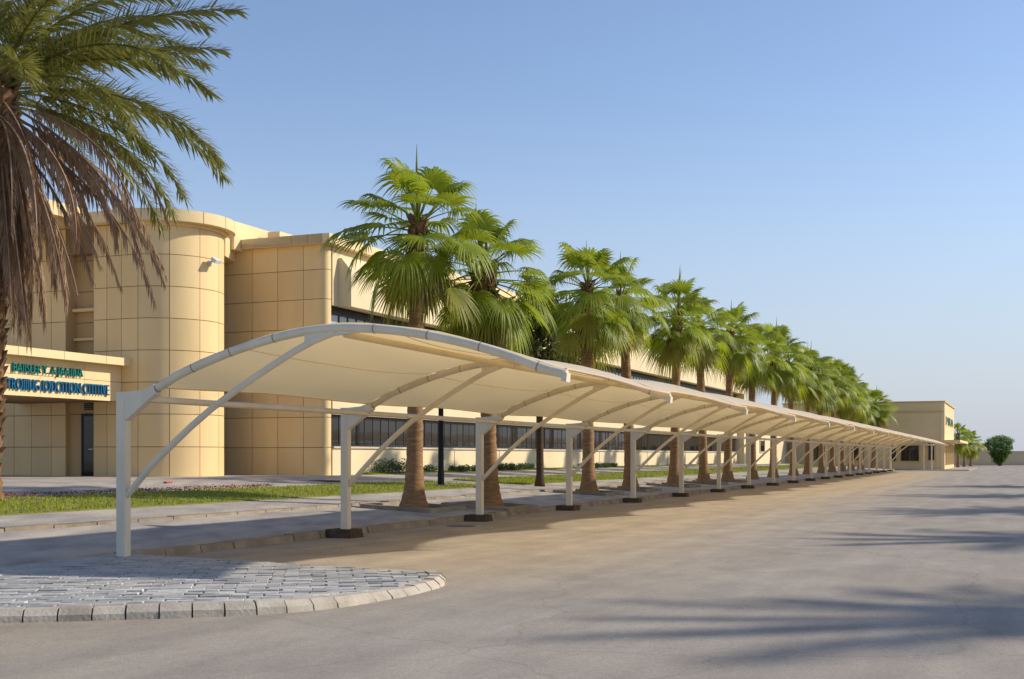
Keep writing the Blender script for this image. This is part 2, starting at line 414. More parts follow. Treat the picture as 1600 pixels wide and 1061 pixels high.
def wallbox(m, P0, d, n, t0, t1, o0, o1, z0, z1):   # box on a wall: along d from t0 to t1, out along n from o0 to o1
    a = [(t0, o0), (t1, o0), (t1, o1), (t0, o1)]
    return m.hexa([P0 + d * t + n * o + Vector((0, 0, z0)) for t, o in a], [P0 + d * t + n * o + Vector((0, 0, z1)) for t, o in a])
G = .012
# tower: dark backing, then panels
m = MB(); arcbox(m, CX, CY, CR - .4, CR - .03, PH, R(185), BZ - .4, 10.2, 36)
sl0, sl1 = flat_t(147), flat_t(102)
wallbox(m, T0, lF, nF, 0, sl0, -.4, -.03, BZ - .4, 10.2); wallbox(m, T0, lF, nF, sl1, 12, -.4, -.03, BZ - .4, 10.2)
wallbox(m, T0, lF, nF, sl0 - .05, sl1 + .05, -1.2, -.62, BZ - .4, 10.2); wallbox(m, T0, lF, nF, sl0, sl1, -.4, -.03, 9.15, 10.2)
tow = m.build('tower_wall', 'joint', bld)
joints = [flat_t(167)]                        # then round the curve
cols = [PH - 0.0]
arcs = [PH + .155, PH + .155 + R(31.5), PH + .155 + R(63), PH + .155 + R(92), R(104), R(132)]
for zi in range(8):
    z0, z1 = ZR[zi] + G, ZR[zi + 1] - G
    # flat / curved transition panel (203..250)
    m = MB(); t2 = flat_t(203) if flat_t(203) > .3 else .42
    arcbox(m, CX, CY, CR - .05, CR, PH, arcs[0] - G / CR, z0, z1, 3)
    wallbox(m, T0, lF, nF, 0, t2 - G, -.05, 0, z0, z1); m.build('panel', 'cladding', tow, smooth=30)
    for a, b in zip(arcs, arcs[1:]):
        m = MB(); arcbox(m, CX, CY, CR - .05, CR, a + G / CR, b - G / CR, z0, z1, 7); m.build('panel', 'cladding', tow, smooth=30)
    xs = [t2, flat_t(167), sl0]
    for a, b in zip(xs, xs[1:]): wallbox(MB(), T0, lF, nF, a + G, b - (0 if b == sl0 else G), -.05, 0, z0, z1).build('panel', 'cladding', tow)
    xs = [sl1, flat_t(80), flat_t(49), flat_t(22), flat_t(-8), flat_t(-40), flat_t(-75)]
    for a, b in zip(xs, xs[1:]): wallbox(MB(), T0, lF, nF, a + (0 if a == sl1 else G), b - G, -.05, 0, z0, z1).build('panel', 'cladding', tow)
    if zi > 1: # recessed strip
        wallbox(MB(), T0, lF, nF, sl0 + .02, sl1 - .02, -.66, -.58, z0, z1).build('recess_panel', 'cladding_shaded', tow)
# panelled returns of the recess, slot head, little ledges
m = MB(); wallbox(m, T0, lF, nF, sl0 - .01, sl0 + .03, -.62, -.002, BZ, 9.15); wallbox(m, T0, lF, nF, sl1 - .03, sl1 + .01, -.62, -.002, BZ, 9.15); m.build('recess_reveal', 'cladding_shaded', tow)
m = MB(); wallbox(m, T0, lF, nF, sl0 + .05, sl1 - .05, -.56, -.30, 7.0, 7.12); wallbox(m, T0, lF, nF, sl0 + .05, sl1 - .05, -.56, -.38, 5.9, 6.0); m.build('recess_ledge', 'cladding', tow)
# entrance door
d0, d1 = flat_t(148), flat_t(126)
door = wallbox(MB(), T0, lF, nF, d0 + .04, d1, -.20, -.10, BZ + .02, BZ + 2.32).build('door', 'glass_dark', bld)
m = MB(); wallbox(m, T0, lF, nF, d0 + .03, d0 + .09, -.20, -.07, BZ, BZ + 2.4); wallbox(m, T0, lF, nF, d1 - .03, d1 + .04, -.20, -.07, BZ, BZ + 2.4); wallbox(m, T0, lF, nF, d0 + .09, d1 - .03, -.20, -.07, BZ + 2.33, BZ + 2.4); m.build('door_frame', 'frame', door)
m = MB(); wallbox(m, T0, lF, nF, d0 + .14, d0 + .34, -.10, -.04, BZ + 1.05, BZ + 1.08); m.build('door_handle', 'lamp_white', door)
wallbox(MB(), T0, lF, nF, d1 + .05, sl1 - .03, -.62, -.16, BZ + .02, BZ + 2.4).build('side_panel', 'cladding_shaded', bld)
wallbox(MB(), T0, lF, nF, d0 + .04, sl1 - .03, -.62, -.16, BZ + 2.42, 4.2).build('door_head_panel', 'cladding_shaded', bld)
m = MB(); 
for k in range(4): wallbox(m, T0, lF, nF, d0 + .1, d1 - .05, -.17, -.11, 3.22 + k * .07, 3.26 + k * .07)
m.build('vent_grille', 'frame', bld)
# tower coping
m = MB(); arcbox(m, CX, CY, CR - .5, CR + .44, PH, R(112), 10.17, 10.60, 26); wallbox(m, T0, lF, nF, 0, flat_t(118), -.5, .44, 10.17, 10.60)
cop = m.build('coping', 'coping', bld, smooth=30)
for a in (-.1, .35, .8, 1.25, 1.6):
    m = MB(); arcbox(m, CX, CY, CR + .43, CR + .443, a, a + .009, 10.175, 10.605, 1); m.build('coping_joint', 'joint', cop)
m = MB(); arcbox(m, CX, CY, CR - .02, CR + .12, PH, R(105), 10.05, 10.168, 26); m.build('cornice', 'cladding', bld, smooth=30)
m = MB(); m.box(CX - 6, CX + 1.9, CY + 1.5, CY + 14, 9.5, 10.3); m.build('tower_roof', 'coping', bld)
# upper fascia over the entrance bay, facing the road
tq = flat_t(124)
m = MB(); wallbox(m, T0 + lF * tq, -rF, pF, -.3, 7, -6, 0, 10.42, 10.92); m.build('upper_fascia', 'coping', bld)
m = MB(); wallbox(m, T0 + lF * tq, -rF, pF, -.28, 6.6, -6, -.35, 10.17, 10.42); m.build('upper_soffit', 'cladding', bld)
# porch
tp = flat_t(190); PP = T0 + lF * tp
m = MB(); wallbox(m, PP, -rF, pF, .01, 8.6, -5, -.03, 3.50, 4.82); por = m.build('porch_beam', 'joint', bld)
fz = [3.50, 4.22, 4.82]
for k in range(2):
    tt = [.0, 1.95, 4.1, 6.3, 8.6]
    for a, b in zip(tt, tt[1:]): wallbox(MB(), PP, -rF, pF, a + .008, b - .008, -.06, 0, fz[k] + (.0 if k == 0 else .008), fz[k + 1] - .008).build('fascia_panel', 'coping', por)
m = MB(); wallbox(m, PP, -rF, pF, -.0, 8.9, -5.2, .42, 4.82, 5.10); pc = m.build('porch_coping', 'coping', bld)
for t in (1.3, 3.4, 5.5): wallbox(MB(), PP, -rF, pF, t, t + .012, .41, .424, 4.825, 5.104).build('coping_joint', 'joint', pc)
for t in (7.6,): wallbox(MB(), PP, -rF, pF, t, t + .45, -.5, -.06, BZ - .05, 3.5).build('porch_column', 'cladding', bld)
def text(body, name, material, h, parent, origin, ax, depth=.05, width=None):
    cu = bpy.data.curves.new(name, 'FONT'); cu.body = body; cu.size = h / .72; cu.extrude = depth; cu.offset = .0
    ob = bpy.data.objects.new(name, cu); COL.objects.link(ob)
    me = bpy.data.meshes.new_from_object(ob.evaluated_get(bpy.context.evaluated_depsgraph_get()))
    bpy.data.objects.remove(ob); me.materials.clear(); me.materials.append(MATS[material])
    xs = [v.co.x for v in me.vertices]; sx = (width / (max(xs) - min(xs))) if width else 1; x0 = min(xs)
    ro = root_loc(parent)
    for v in me.vertices:
        p = Vector(origin) + ax[0] * ((v.co.x - x0) * sx) + Vector((0, 0, 1)) * v.co.y + ax[1] * (v.co.z + depth)
        v.co = p - ro
    me.update(); return link(name, me, parent)
def fas(x):                                   # picture column on the porch fascia -> distance from its far end
    k = (x - 800) / F; return (PP.x - k * PP.y) / (ST - k * CT)
a, b = fas(18), fas(127)
text('BAIISLER Y. A JAA.IIUA', 'sign_lettering', 'letter_teal', .28, por, PP - rF * a + pF * .02 + Vector((0, 0, 4.30)), (rF, pF), .04, a - b)
a, b = fas(7), fas(168)
text('TROIIIUG IODCITION CITITIVE', 'sign_lettering', 'letter_blue', .39, por, PP - rF * a + pF * .02 + Vector((0, 0, 3.70)), (rF, pF), .04, a - b)
# floodlight on the tower
fl = thing('wall_floodlight', (CX + math.sin(R(62)) * CR, CY - math.cos(R(62)) * CR, 8.75), 'small white floodlight on the rounded tower', 'floodlight')
o_ = Vector(fl.location); n_ = Vector((math.sin(R(62)), -math.cos(R(62)), 0)); t_ = Vector((math.cos(R(62)), math.sin(R(62)), 0))
wallbox(MB(), Vector((o_.x, o_.y, 0)), t_, n_, -.09, .09, 0, .05, 8.72, 8.9).build('bracket', 'lamp_white', fl)
wallbox(MB(), Vector((o_.x, o_.y, 0)), t_, n_, -.03, .03, .05, .2, 8.83, 8.89).build('arm', 'lamp_white', fl)
m = MB(); c_ = o_ + n_ * .3 + Vector((0, 0, .1)); q = [c_ + t_ * a - n_ * .12 + Vector((0, 0, .05)) for a in (-.16, .16)] + [c_ + t_ * a + n_ * .10 - Vector((0, 0, .10)) for a in (.16, -.16)]
m.prism(q, n_ * .06 + Vector((0, 0, .12))); m.build('lamp_head', 'lamp_white', fl)

# flat wall between tower and wing
C0 = uv(upx(510, 13.5), 13.5, 0)              # corner of the wing
CRr = .26
def t_flat2(x):
    k = (x - 800) / F; return (C0.x - k * C0.y) / (CT + k * ST)
m = MB(); wallbox(m, C0, lF, -rF, CRr, 9, -.4, -.03, BZ - .4, 10.0); fw = m.build('link_wall', 'joint', bld)
js = [CRr, t_flat2(474), t_flat2(434), t_flat2(394), t_flat2(354), t_flat2(314)]
for zi in range(8):
    z0, z1 = ZR[zi] + G, (ZR[zi + 1] if zi < 7 else 9.98) - G
    for a, b in zip(js, js[1:]): wallbox(MB(), C0, lF, -rF, a + (0 if a == CRr else G), b - G, -.05, 0, z0, z1).build('panel', 'cladding', fw)
    cc = C0 + lF * CRr + rF * CRr
    m = MB(); arcbox(m, cc.x, cc.y, CRr - .06, CRr + .001, PH, PH + R(90), z0, z1, 8); wallbox(m, C0 + rF * CRr, rF, pF, 0, .10, -.06, .001, z0, z1); m.build('corner_panel', 'cladding', fw, smooth=30)
m = MB(); wallbox(m, C0, lF, -rF, -.42 + .42, 9, -7, .30, 9.98, 10.36); c2 = m.build('link_coping', 'coping', bld)
for x in (384, 462, 487): wallbox(MB(), C0, lF, -rF, t_flat2(x), t_flat2(x) + .012, .29, .303, 9.985, 10.363).build('coping_joint', 'joint', c2)
# long wing: walls, window bands, projecting upper storey
L = (upx(1153, 13.5) - upx(510, 13.5)); UC = upx(510, 13.5)
def fbox(m, t0, t1, o0, o1, z0, z1): return m.ubox(UC + t0, UC + t1, 13.5 - o1, 13.5 - o0, z0, z1)
wg = MB(); fbox(wg, .5, L, -14, -.02, BZ - .4, 1.80); fbox(wg, .5, L, -14, -.02, 3.16, 6.18); fbox(wg, .5, L, -14, -.02, 7.58, 9.96)
fbox(wg, .5, L, -14, -.45, 1.80, 3.16); fbox(wg, .5, L, -14, -.45, 6.18, 7.58)
wg = wg.build('wing_wall', 'render', bld)
m = MB(); fbox(m, .5, L, -.45, .06, 1.78, 1.86); fbox(m, .5, L, -.45, .06, 6.12, 6.2); m.build('window_sill', 'sill', bld)
m = MB(); a = UC + .95; b = UC + L
prof = [(13.53, 7.55), (13.53 - .62, 7.55), (13.53 - .62, 9.0), (13.53 - .16, 9.55), (13.53, 9.55)]
m.prism([uv(a, v, z) for v, z in prof], rF * (b - a)); m.build('upper_storey', 'render', bld)
fbox(MB(), -.3, L, -14.2, .32, 9.98 - .02 + .01, 10.35).build('wing_coping', 'coping', bld)
m = MB(); fbox(m, L - .02, L + 1.2, -14, .62, BZ - .4, 10.2); m.build('end_pier', 'render', bld)
t = 12.0
while t < L:                                   # fine vertical joints in the rendered lower wall
    fbox(MB(), t, t + .03, -.018, .004, BZ, 1.775).build('wall_joint', 'sill', wg); t += 5.6
PWI = .715; n = int((L - .62) / PWI)
pm1 = pm2 = None
for strip, (z0, z1, g) in enumerate(((1.88, 3.14, 'glass_dark'), (6.22, 7.54, 'glass_blind'))):
    fr = MB(); fbox(fr, .62, L, -.30, -.16, z1 - (.30 if strip else .10), z1 + .02); fbox(fr, .62, L, -.30, -.16, z0 - .02, z0 + .05)
    for k in range(n + 1): (fbox(fr, .62 + k * PWI - .035, .62 + k * PWI + .035, -.30, (-.20 if strip else -.215), z0 + .05, z1 - .1) if strip or k % 2 == 0 else None)
    fr = fr.build('window_frame', 'frame', bld)
    base = None
    for k in range(n):
        c = uv(UC + .62 + (k + .5) * PWI, 13.5 + .26, z0)
        if base is None:
            base = MB().hexa(*[[rF * a + pF * o + Vector((0, 0, h)) for a, o in ((-.33, 0), (.33, 0), (.33, .03), (-.33, .03))] for h in (.04, z1 - z0 - .08)]).mesh('pane', g)
        o = link('pane', base, fr); o.location = c - root_loc(fr); o.rotation_euler = (random.uniform(-.006, .006), 0, random.uniform(-.012, .012))
# roof parapet behind, facing the road
fbox(MB(), upx(366, 17.4) - UC, 3.2, -4.3, -3.9, 9.9, 11.05).build('roof_parapet', 'coping', bld)
fbox(MB(), 1.2, 2.6, -3.6, -3.0, 10.2, 10.9).build('roof_unit', 'coping', bld)

# ------------------------------------------------------------ carport
NP = 19; SP = .33 * D1 / CT
can = thing('shade_carport', uv(0, 0, 0), 'long cream tensile fabric carport on white steel posts and curved tubes', 'carport')
ARCH = [(.50, 2.42), (1.0, 2.65), (1.67, 2.875), (2.31, 3.045), (2.84, 3.15), (3.3, 3.20), (3.8, 3.205), (4.53, 3.14), (5.29, 3.0), (6.01, 2.80), (6.93, 2.50)]
def arch(s):
    P = ARCH
    if s <= P[0][0]: return P[0][1] + (s - P[0][0]) * .48
    for i in range(len(P) - 1):
        if s <= P[i + 1][0] or i == len(P) - 2:
            p0 = P[max(i - 1, 0)][1]; p1 = P[i][1]; p2 = P[i + 1][1]; p3 = P[min(i + 2, len(P) - 1)][1]
            t = (s - P[i][0]) / (P[i + 1][0] - P[i][0]); m1 = (p2 - p0) / 2; m2 = (p3 - p1) / 2
            return (2 * t**3 - 3 * t**2 + 1) * p1 + (t**3 - 2 * t**2 + t) * m1 + (-2 * t**3 + 3 * t**2) * p2 + (t**3 - t**2) * m2
def LEN(k): return 6.93 if k == 0 else 6.52 - max(0, k - 7) * .09
def sc(k): return LEN(k) / 6.93
def W(k, s, z): return uv(k * SP, -s, z)
def apt(k, q, dz=0):                           # q in the arch's own units (0.5 .. 6.93)
    e = sc(k) if k else 1.0
    return W(k, .5 + (q - .5) * (LEN(k) - .5) / 6.43, arch(q) + dz)
for k in range(NP):
    top = 2.40; hw = .082
    pst = MB()
    cs = []
    for s_, u_ in [(-hw, -.06), (-hw + .014, -.074), (hw - .014, -.074), (hw, -.06), (hw, .06), (hw - .014, .074), (-hw + .014, .074), (-hw, .06)]:
        cs.append((s_, u_))
    pst.prism([uv(k * SP + u_, -s_, 0.0 if k else -.02) for s_, u_ in cs], (0, 0, top)); pst = pst.build('post', 'steel', can)
    m = MB(); kp = [(.078, 1.99), (.62, 2.375), (.60, 2.51), (.36, 2.435), (.10, 2.415), (-.085, 2.415), (-.085, 2.30), (.078, 2.30)]
    m.prism([W(k, s_, z_) - rF * .068 for s_, z_ in kp], rF * .136); m.build('knee_plate', 'steel', pst)
    if k:
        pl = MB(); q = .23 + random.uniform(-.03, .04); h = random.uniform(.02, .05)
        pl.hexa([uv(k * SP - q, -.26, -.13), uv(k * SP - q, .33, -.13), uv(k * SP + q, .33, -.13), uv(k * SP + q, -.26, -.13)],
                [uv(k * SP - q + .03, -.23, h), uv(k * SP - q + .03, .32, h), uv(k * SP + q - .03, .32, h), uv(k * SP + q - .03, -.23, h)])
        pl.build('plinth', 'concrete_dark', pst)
    m = MB(); qs = [.5 + (6.93 - .5) * i / 30 for i in range(31)]
    m.tube([apt(k, q) for q in qs], .062, 12)
    ar = m.build('arch_tube', 'steel', can, smooth=40)
    if k < 8:
        for q in (.62, 1.25, 1.9, 2.62, 4.2, 5.0, 5.75, 6.55):
            MB().tube([apt(k, q - .008), apt(k, q + .008)], .0655, 12).build('clamp_ring', 'steel_band', ar, smooth=40)
    m = MB(); e = apt(k, 6.93); m.prism([e + pF * s_ + Vector((0, 0, z_)) - rF * .07 for s_, z_ in ((-.05, -.085), (.02, -.10), (.03, .01), (-.04, .045))], rF * .14); m.build('end_plate', 'steel', ar)
    st = [(.07, .90), (.48, 1.31), (.83, 1.60), (1.2, 1.89), (1.56, 2.145), (1.95, 2.38), (2.31, 2.585), (2.65, 2.765), (2.94, 2.915), (3.25, 3.05), (3.6, 3.16)]
    fac = (LEN(k) - .5) / 6.43
    m = MB(); m.tube([W(k, s_ * (fac if s_ > .5 else 1), z_) for s_, z_ in st], .048, 10); m.build('strut', 'steel', can, smooth=40)
    gp = [(3.12, 3.15), (3.12, 2.99), (3.5, 3.10), (4.0, 3.14), (4.0, 3.17), (3.4, 3.18)]
    m = MB(); m.prism([W(k, s_ * fac, z_) - rF * .03 for s_, z_ in gp], rF * .06); m.build('gusset', 'steel', can)
    if k < NP - 1:
        MB().tube([W(k, .46, 2.30), W(k + 1, .46, 2.30)], .05, 10).build('rear_purlin', 'steel', can, smooth=40)
        MB().tube([apt(k, 3.75, -.085), apt(k + 1, 3.75, -.085)], .048, 10).build('ridge_purlin', 'fabric_hem', can, smooth=40)
        ns, ntt = 22, 14; V = []; Fc = []
        ph = random.uniform(0, 6)
        for j in range(ntt + 1):
            t = j / ntt; b = 4 * t * (1 - t)
            q0 = .50 + .16 * b; q1 = 6.93 - .66 * b
            for i in range(ns + 1):
                q = q0 + (q1 - q0) * i / ns; p = apt(k, q).lerp(apt(k + 1, q), t)
                e = math.sin(math.pi * i / ns)
                V.append(p + Vector((0, 0, .07 - .10 * b * (.4 + .6 * e) + .006 * math.sin(q * 5 + t * 9 + ph))))
        for j in range(ntt):
            for i in range(ns): a = j * (ns + 1) + i; Fc.append((a, a + 1, a + ns + 2, a + ns + 1))
        fb = MB().add(V, Fc).build('fabric_panel', 'fabric', can, smooth=True)
        for fi in (.24, .62):
            i0 = int(ns * fi); MB().tube([V[j * (ns + 1) + i0] - Vector((0, 0, .006)) for j in range(ntt + 1)], .007, 4).build('seam', 'fabric_hem', fb)
        # hems: rope edge along front and back
        fr_ = [V[j * (ns + 1) + ns] for j in range(ntt + 1)]; bk_ = [V[j * (ns + 1)] for j in range(ntt + 1)]
        MB().tube(fr_, .016, 6).build('hem', 'fabric', fb, smooth=True); MB().tube(bk_, .016, 6).build('hem', 'fabric_hem', fb, smooth=True)

# ------------------------------------------------------------ fan palms
def fan_mesh(name, elev, seed, material, Lp=1.0, Rb=1.12, nseg=30, droop=1.0, span=125):
    rn = random.Random(seed); m = MB()
    e = R(elev); pts = []; p = Vector((0, 0, 0)); a = e; st = 7
    for i in range(st + 1):
        pts.append(p.copy()); a2 = a - R(26) * (i / st) * droop * max(.1, math.cos(e)); p = p + Vector((math.cos(a2), 0, math.sin(a2))) * Lp / st
    m.tube(pts, [.030 - .018 * i / st for i in range(st + 1)], 4, cap=False)
    base = pts[-1]; a = a2
    Fd = Vector((math.cos(a), 0, math.sin(a))); Sd = Vector((0, 1, 0)); Nd = Fd.cross(Sd); Nd = -Nd if Nd.z < 0 else Nd
    span = R(span); ts = [.0, .3, .52, .72, .88, 1.0]
    da = 2 * span / nseg
    for k in range(nseg):
        an = -span + (k + .5) * da; ln = Rb * (1 - .34 * (abs(an) / span) ** 2) * rn.uniform(.9, 1.08)
        dr = rn.uniform(.75, 1.3) * droop; tw = rn.uniform(-.1, .1)
        D = Fd * math.cos(an) + Sd * math.sin(an); Q = -Fd * math.sin(an) + Sd * math.cos(an)
        rows = []
        for t in ts:
            wd = ln * t * math.tan(da / 2) * 1.04 if t < .5 else ln * .52 * math.tan(da / 2) * 1.04 * (1 - (t - .5) / .5) ** .8
            g = max(0, t - .42); cup = .16 * math.sin(abs(an)) * t
            c = base + D * ln * t * (1 - .22 * g) + Nd * (cup * Rb - .05 * t) - Vector((0, 0, 1)) * dr * (1.15 * g ** 1.7 + .08 * t * t) * ln + Q * tw * g * ln
            rows.append((c - Q * wd, c + Nd * (wd * .55), c + Q * wd))
        vs = [q for r in rows for q in r]; fs = []
        for i in range(len(ts) - 1):
            for j in range(2): fs.append((i * 3 + j, i * 3 + j + 1, i * 3 + j + 4, i * 3 + j + 3))
        m.add(vs, fs)
    me = bpy.data.meshes.new(name); me.from_pydata(m.v, [], m.f); me.materials.append(MATS[material]); me.shade_smooth(); return me
FANS = {}
for el in (84, 66, 46, 24, 2, -12, -28, -46, -58, -70):
    for j in range(2): FANS[(el, j)] = fan_mesh('frond', el, el * 7 + j, 'fan_leaf' if el > -40 else 'fan_leaf_old', Lp=rnd.uniform(1.05, 1.25) if el > 30 or el < -50 else rnd.uniform(1.2, 1.5), Rb=rnd.uniform(.9, 1.1) * (1.1 if el < -40 else 1), droop=.45 if j else .9, span=125 if el > -20 else 100 if el > -40 else 72, nseg=38 if el > -20 else 28)
for j in range(2): FANS[(-46, j + 2)] = fan_mesh('frond', -40, 99 + j, 'fan_leaf', Lp=1.15, span=85, nseg=24)
FANS[('d', 0)] = fan_mesh('frond', -76, 5, 'dead_leaf', .8, .9, 18); FANS[('d', 1)] = fan_mesh('frond', -84, 6, 'dead_leaf', .7, .8, 18)
mm = MB(); mm.tube([(0, 0, 0), (0.02, 0, .7), (.0, 0, 1.5), (.01, 0, 2.1)], [.03, .055, .03, .005], 6); SPEAR = mm.mesh('frond', 'fan_leaf_old', True)
def trunk_mesh(h, seed, thick=1.0, boots=False):
    rn = random.Random(seed); m = MB(); n = 14; rows = []
    lean = rn.uniform(-.10, .10), rn.uniform(-.06, .06)
    steps = int(h / .11)
    for i in range(steps + 1):
        z = h * i / steps; t = z / h
        r = (.212 + .20 * math.exp(-z / .42) - .035 * t) * thick
        r *= 1 + (.035 if i % 2 else -.01)
        if boots and z > h - 2.6: r *= 1 + .45 * min(1, (z - h + 2.6) / .5)
        rows.append((z, r, lean[0] * t * t * 2, lean[1] * t * t * 2))
    vs = []; fs = []
    for z, r, a, b in rows:
        for j in range(n):
            an = 2 * math.pi * j / n; rr = r * (1 + rn.uniform(-.035, .035)); vs.append((a + rr * math.cos(an), b + rr * math.sin(an), z))
    for i in range(len(rows) - 1):
        for j in range(n): fs.append((i * n + j, i * n + (j + 1) % n, (i + 1) * n + (j + 1) % n, (i + 1) * n + j))
    fs.append(tuple(range((len(rows) - 1) * n, len(rows) * n))); m.add(vs, fs)
    return m, rows[-1][2:]
def boot_mesh(h, seed, z0, r, count, top):
    rn = random.Random(seed); m = MB()
    for k in range(count):
        t = k / count; z = z0 + (h - z0) * t; an = k * 2.399 + rn.uniform(-.2, .2); rr = r * (.9 + .12 * t)
        d = Vector((math.cos(an), math.sin(an), 0)); q = Vector((-d.y, d.x, 0)); c = d * rr + Vector((top[0] * t, top[1] * t, z)); l = rn.uniform(.18, .34); o = rn.uniform(.06, .16)
        m.add([c - q * .085, c + q * .085, c + d * o + q * .045 + Vector((0, 0, l)), c + d * o - q * .045 + Vector((0, 0, l)), c - d * .06 - q * .04 + Vector((0, 0, l * .8)), c - d * .06 + q * .04 + Vector((0, 0, l * .8))],
              [(0, 1, 2, 3), (3, 2, 5, 4), (0, 3, 4), (1, 5, 2)])
    return m
ORD = ['nearest', 'second', 'third', 'fourth', 'fifth', 'sixth', 'seventh', 'eighth', 'ninth', 'tenth', 'eleventh', 'twelfth', 'thirteenth', 'fourteenth', 'fifteenth', 'sixteenth', 'farthest']
PALMS = [(647, 2.3, 7.45, 1.04, 0), (766, 1.3, 6.5, .98, 1), (920, 2.3, 7.55, 1.04, 0), (985, 2.3, 7.85, 1.0, 0), (1053, 2.3, 7.8, 1.0, 0), (1100, 2.3, 7.7, 1.0, 0), (1137, 2.3, 8.0, 1, 0),
         (1176, 2.3, 7.9, 1, 0), (1208, 2.3, 8.0, 1, 0), (1240, 2.3, 7.7, 1, 0), (1262, 2.3, 7.85, 1, 0), (1284, 2.3, 7.6, 1, 0), (1300, 2.3, 7.8, 1, 0), (1316, 2.3, 7.4, 1, 0), (1330, 2.3, 7.5, 1, 0), (1345, 2.4, 7.1, 1, 0), (1365, 2.5, 6.9, 1.1, 0)]
def fan_palm(loc, h, size, seed, label, group=None, boots=False, name='fan_palm', skirt=4, thick=1.0, count=1.0):
    rn = random.Random(seed); r = thing(name, loc, label, 'palm tree', group)
    tm, top = trunk_mesh(h, seed, thick, boots); tr = link('trunk', tm.mesh('trunk', 'trunk', True), r)
    bt = boot_mesh(h + .1, seed, h - (2.6 if boots else 1.15),   .30 if boots else .19, 95 if boots else 44, top)
    link('leaf_base', bt.mesh('leaf_base', 'boot'), tr)
    plan = [(84, 2), (66, 4), (46, 5), (24, 7), (2, 7), (-12, 6), (-28, 6), (-46, 6), (-58, 3), (-70, 2)]
    full = rn.uniform(.82, 1.15); count = count * full; r.rotation_euler = (rn.uniform(-.022, .022), rn.uniform(-.03, .03), 0)
    off = rn.uniform(0, 6)
    for el, n in plan:
        n = max(2, round(n * count))
        for k in range(n):
            key = (el, rn.randrange(2)) if el != -46 else (el, rn.randrange(4))
            o = link('frond', FANS[key], r); off += 2.399963
            o.location = (top[0], top[1], h + .12 - .45 * (84 - el) / 150 + rn.uniform(-.12, .12) * (1 if el > 0 else 2))
            o.rotation_euler = (rn.uniform(-.16, .16), rn.uniform(-.18, .18), off + rn.uniform(-.25, .25))
            s = size * rn.uniform(.86, 1.12) * (.8 if el > 70 else 1); o.scale = (s, s, s)
    for k in range(skirt):
        o = link('dead_frond', FANS[('d', rn.randrange(2))], r); o.location = (top[0], top[1], h - .45); o.rotation_euler = (rn.uniform(-.1, .1), rn.uniform(-.1, .1), rn.uniform(0, 6.28)); o.scale = (size,) * 3
    for k in range(rn.choice((1, 1, 2))):
        o = link('spear_leaf', SPEAR, r); o.location = (top[0] + rn.uniform(-.06, .06), top[1], h); o.rotation_euler = (rn.uniform(-.06, .06), rn.uniform(-.08, .08), 0); s = size * rn.uniform(.8, 1.1); o.scale = (s, s, s)
    return r
for i, (x, v, zc, sz, bo) in enumerate(PALMS):
    u = upx(x, v)
    lab = ORD[i] + ' fan palm of the row behind the carport' + (', short with a shaggy trunk' if bo else ', counted from the near end' if i else ', tall with a flared trunk')
    pr = fan_palm(uv(u, v, gz(v)), zc - gz(v) + (random.uniform(-.35, .3) if i > 3 else 0), sz * (1 if i < 3 else random.uniform(.9, 1.12)), 40 + i, lab, 'fan palms in a row behind the carport', bool(bo), skirt=8 if bo else random.choice((2, 4, 6, 8)))
    if i == 0: pr.rotation_euler = (0, .012, 0)
    if i < 7:                                   # low kerb frame round the foot
        kf = thing('tree_kerb', uv(u, v, gz(v)), 'low concrete kerb round the foot of the %s palm of the row' % ORD[i], 'kerb', 'kerbs round the palm feet')
        for a0, a1, b0, b1 in ((-1.05, 1.05, -1.0, -.82), (-1.05, 1.05, .82, 1.0), (-1.05, -.87, -.82, .82), (.87, 1.05, -.82, .82)):
            m = MB(); c = [(a0, b0), (a0, b1), (a1, b1), (a1, b0)]
            m.hexa([uv(u + a, v + b, gz(v + b) - .05) for a, b in c], [uv(u + a, v + b, gz(v + b) + .10) for a, b in c]); m.build('kerb_stone', 'concrete', kf)

# ------------------------------------------------------------ date palms
def pinnate(name, length, e0, bend, n, ll, seed, leaf, hang=0.0, wid=.016, flat=.9):
    rn = random.Random(seed); m = MB(); pts = []; tg = []; p = Vector((0, 0, 0)); st = 20; side = rn.uniform(-.12, .12)
    for i in range(st + 1):
        t = i / st; a = R(e0 - bend * t ** 1.35); d = Vector((math.cos(a), side * t, math.sin(a))).normalized(); pts.append(p.copy()); tg.append(d); p = p + d * length / st
    m.tube(pts, [.035 * (1 - .9 * i / st) + .004 for i in range(st + 1)], 4, cap=False)
    for k in range(n):
        t = .16 + .84 * k / n; x = t * st; i = min(int(x), st - 1); c = pts[i].lerp(pts[i + 1], x - i); d = tg[i]
        S = d.cross(Vector((0, 0, 1))); S = S.normalized() if S.length > .1 else Vector((0, 1, 0)); N = S.cross(d).normalized()
        for s in (-1, 1):
            l = ll * (.45 + .75 * math.sin(math.pi * min(1, .12 + t * .86)) ** .8) * rn.uniform(.8, 1.15)
            fw = R(rn.uniform(38, 60) * (1 - .35 * t)); D = (d * math.cos(fw) + S * s * math.sin(fw) * flat + N * rn.uniform(-.55, .85) * (1 - hang)).normalized()
            m1 = c + D * l * .5 - Vector((0, 0, 1)) * l * (.03 + .25 * hang); e = c + D * l * (1 - .3 * hang) - Vector((0, 0, 1)) * l * (.13 + .8 * hang) + Vector((rn.uniform(-.05, .05), rn.uniform(-.05, .05), 0)) * l
            q = d * wid + N * wid * .5
            m.add([c - q * .5, c + q * .5, m1 + q, m1 - q, e], [(0, 1, 2, 3), (3, 2, 4)])
    me = bpy.data.meshes.new(name); me.from_pydata(m.v, [], m.f); me.materials.append(MATS[leaf]); return me
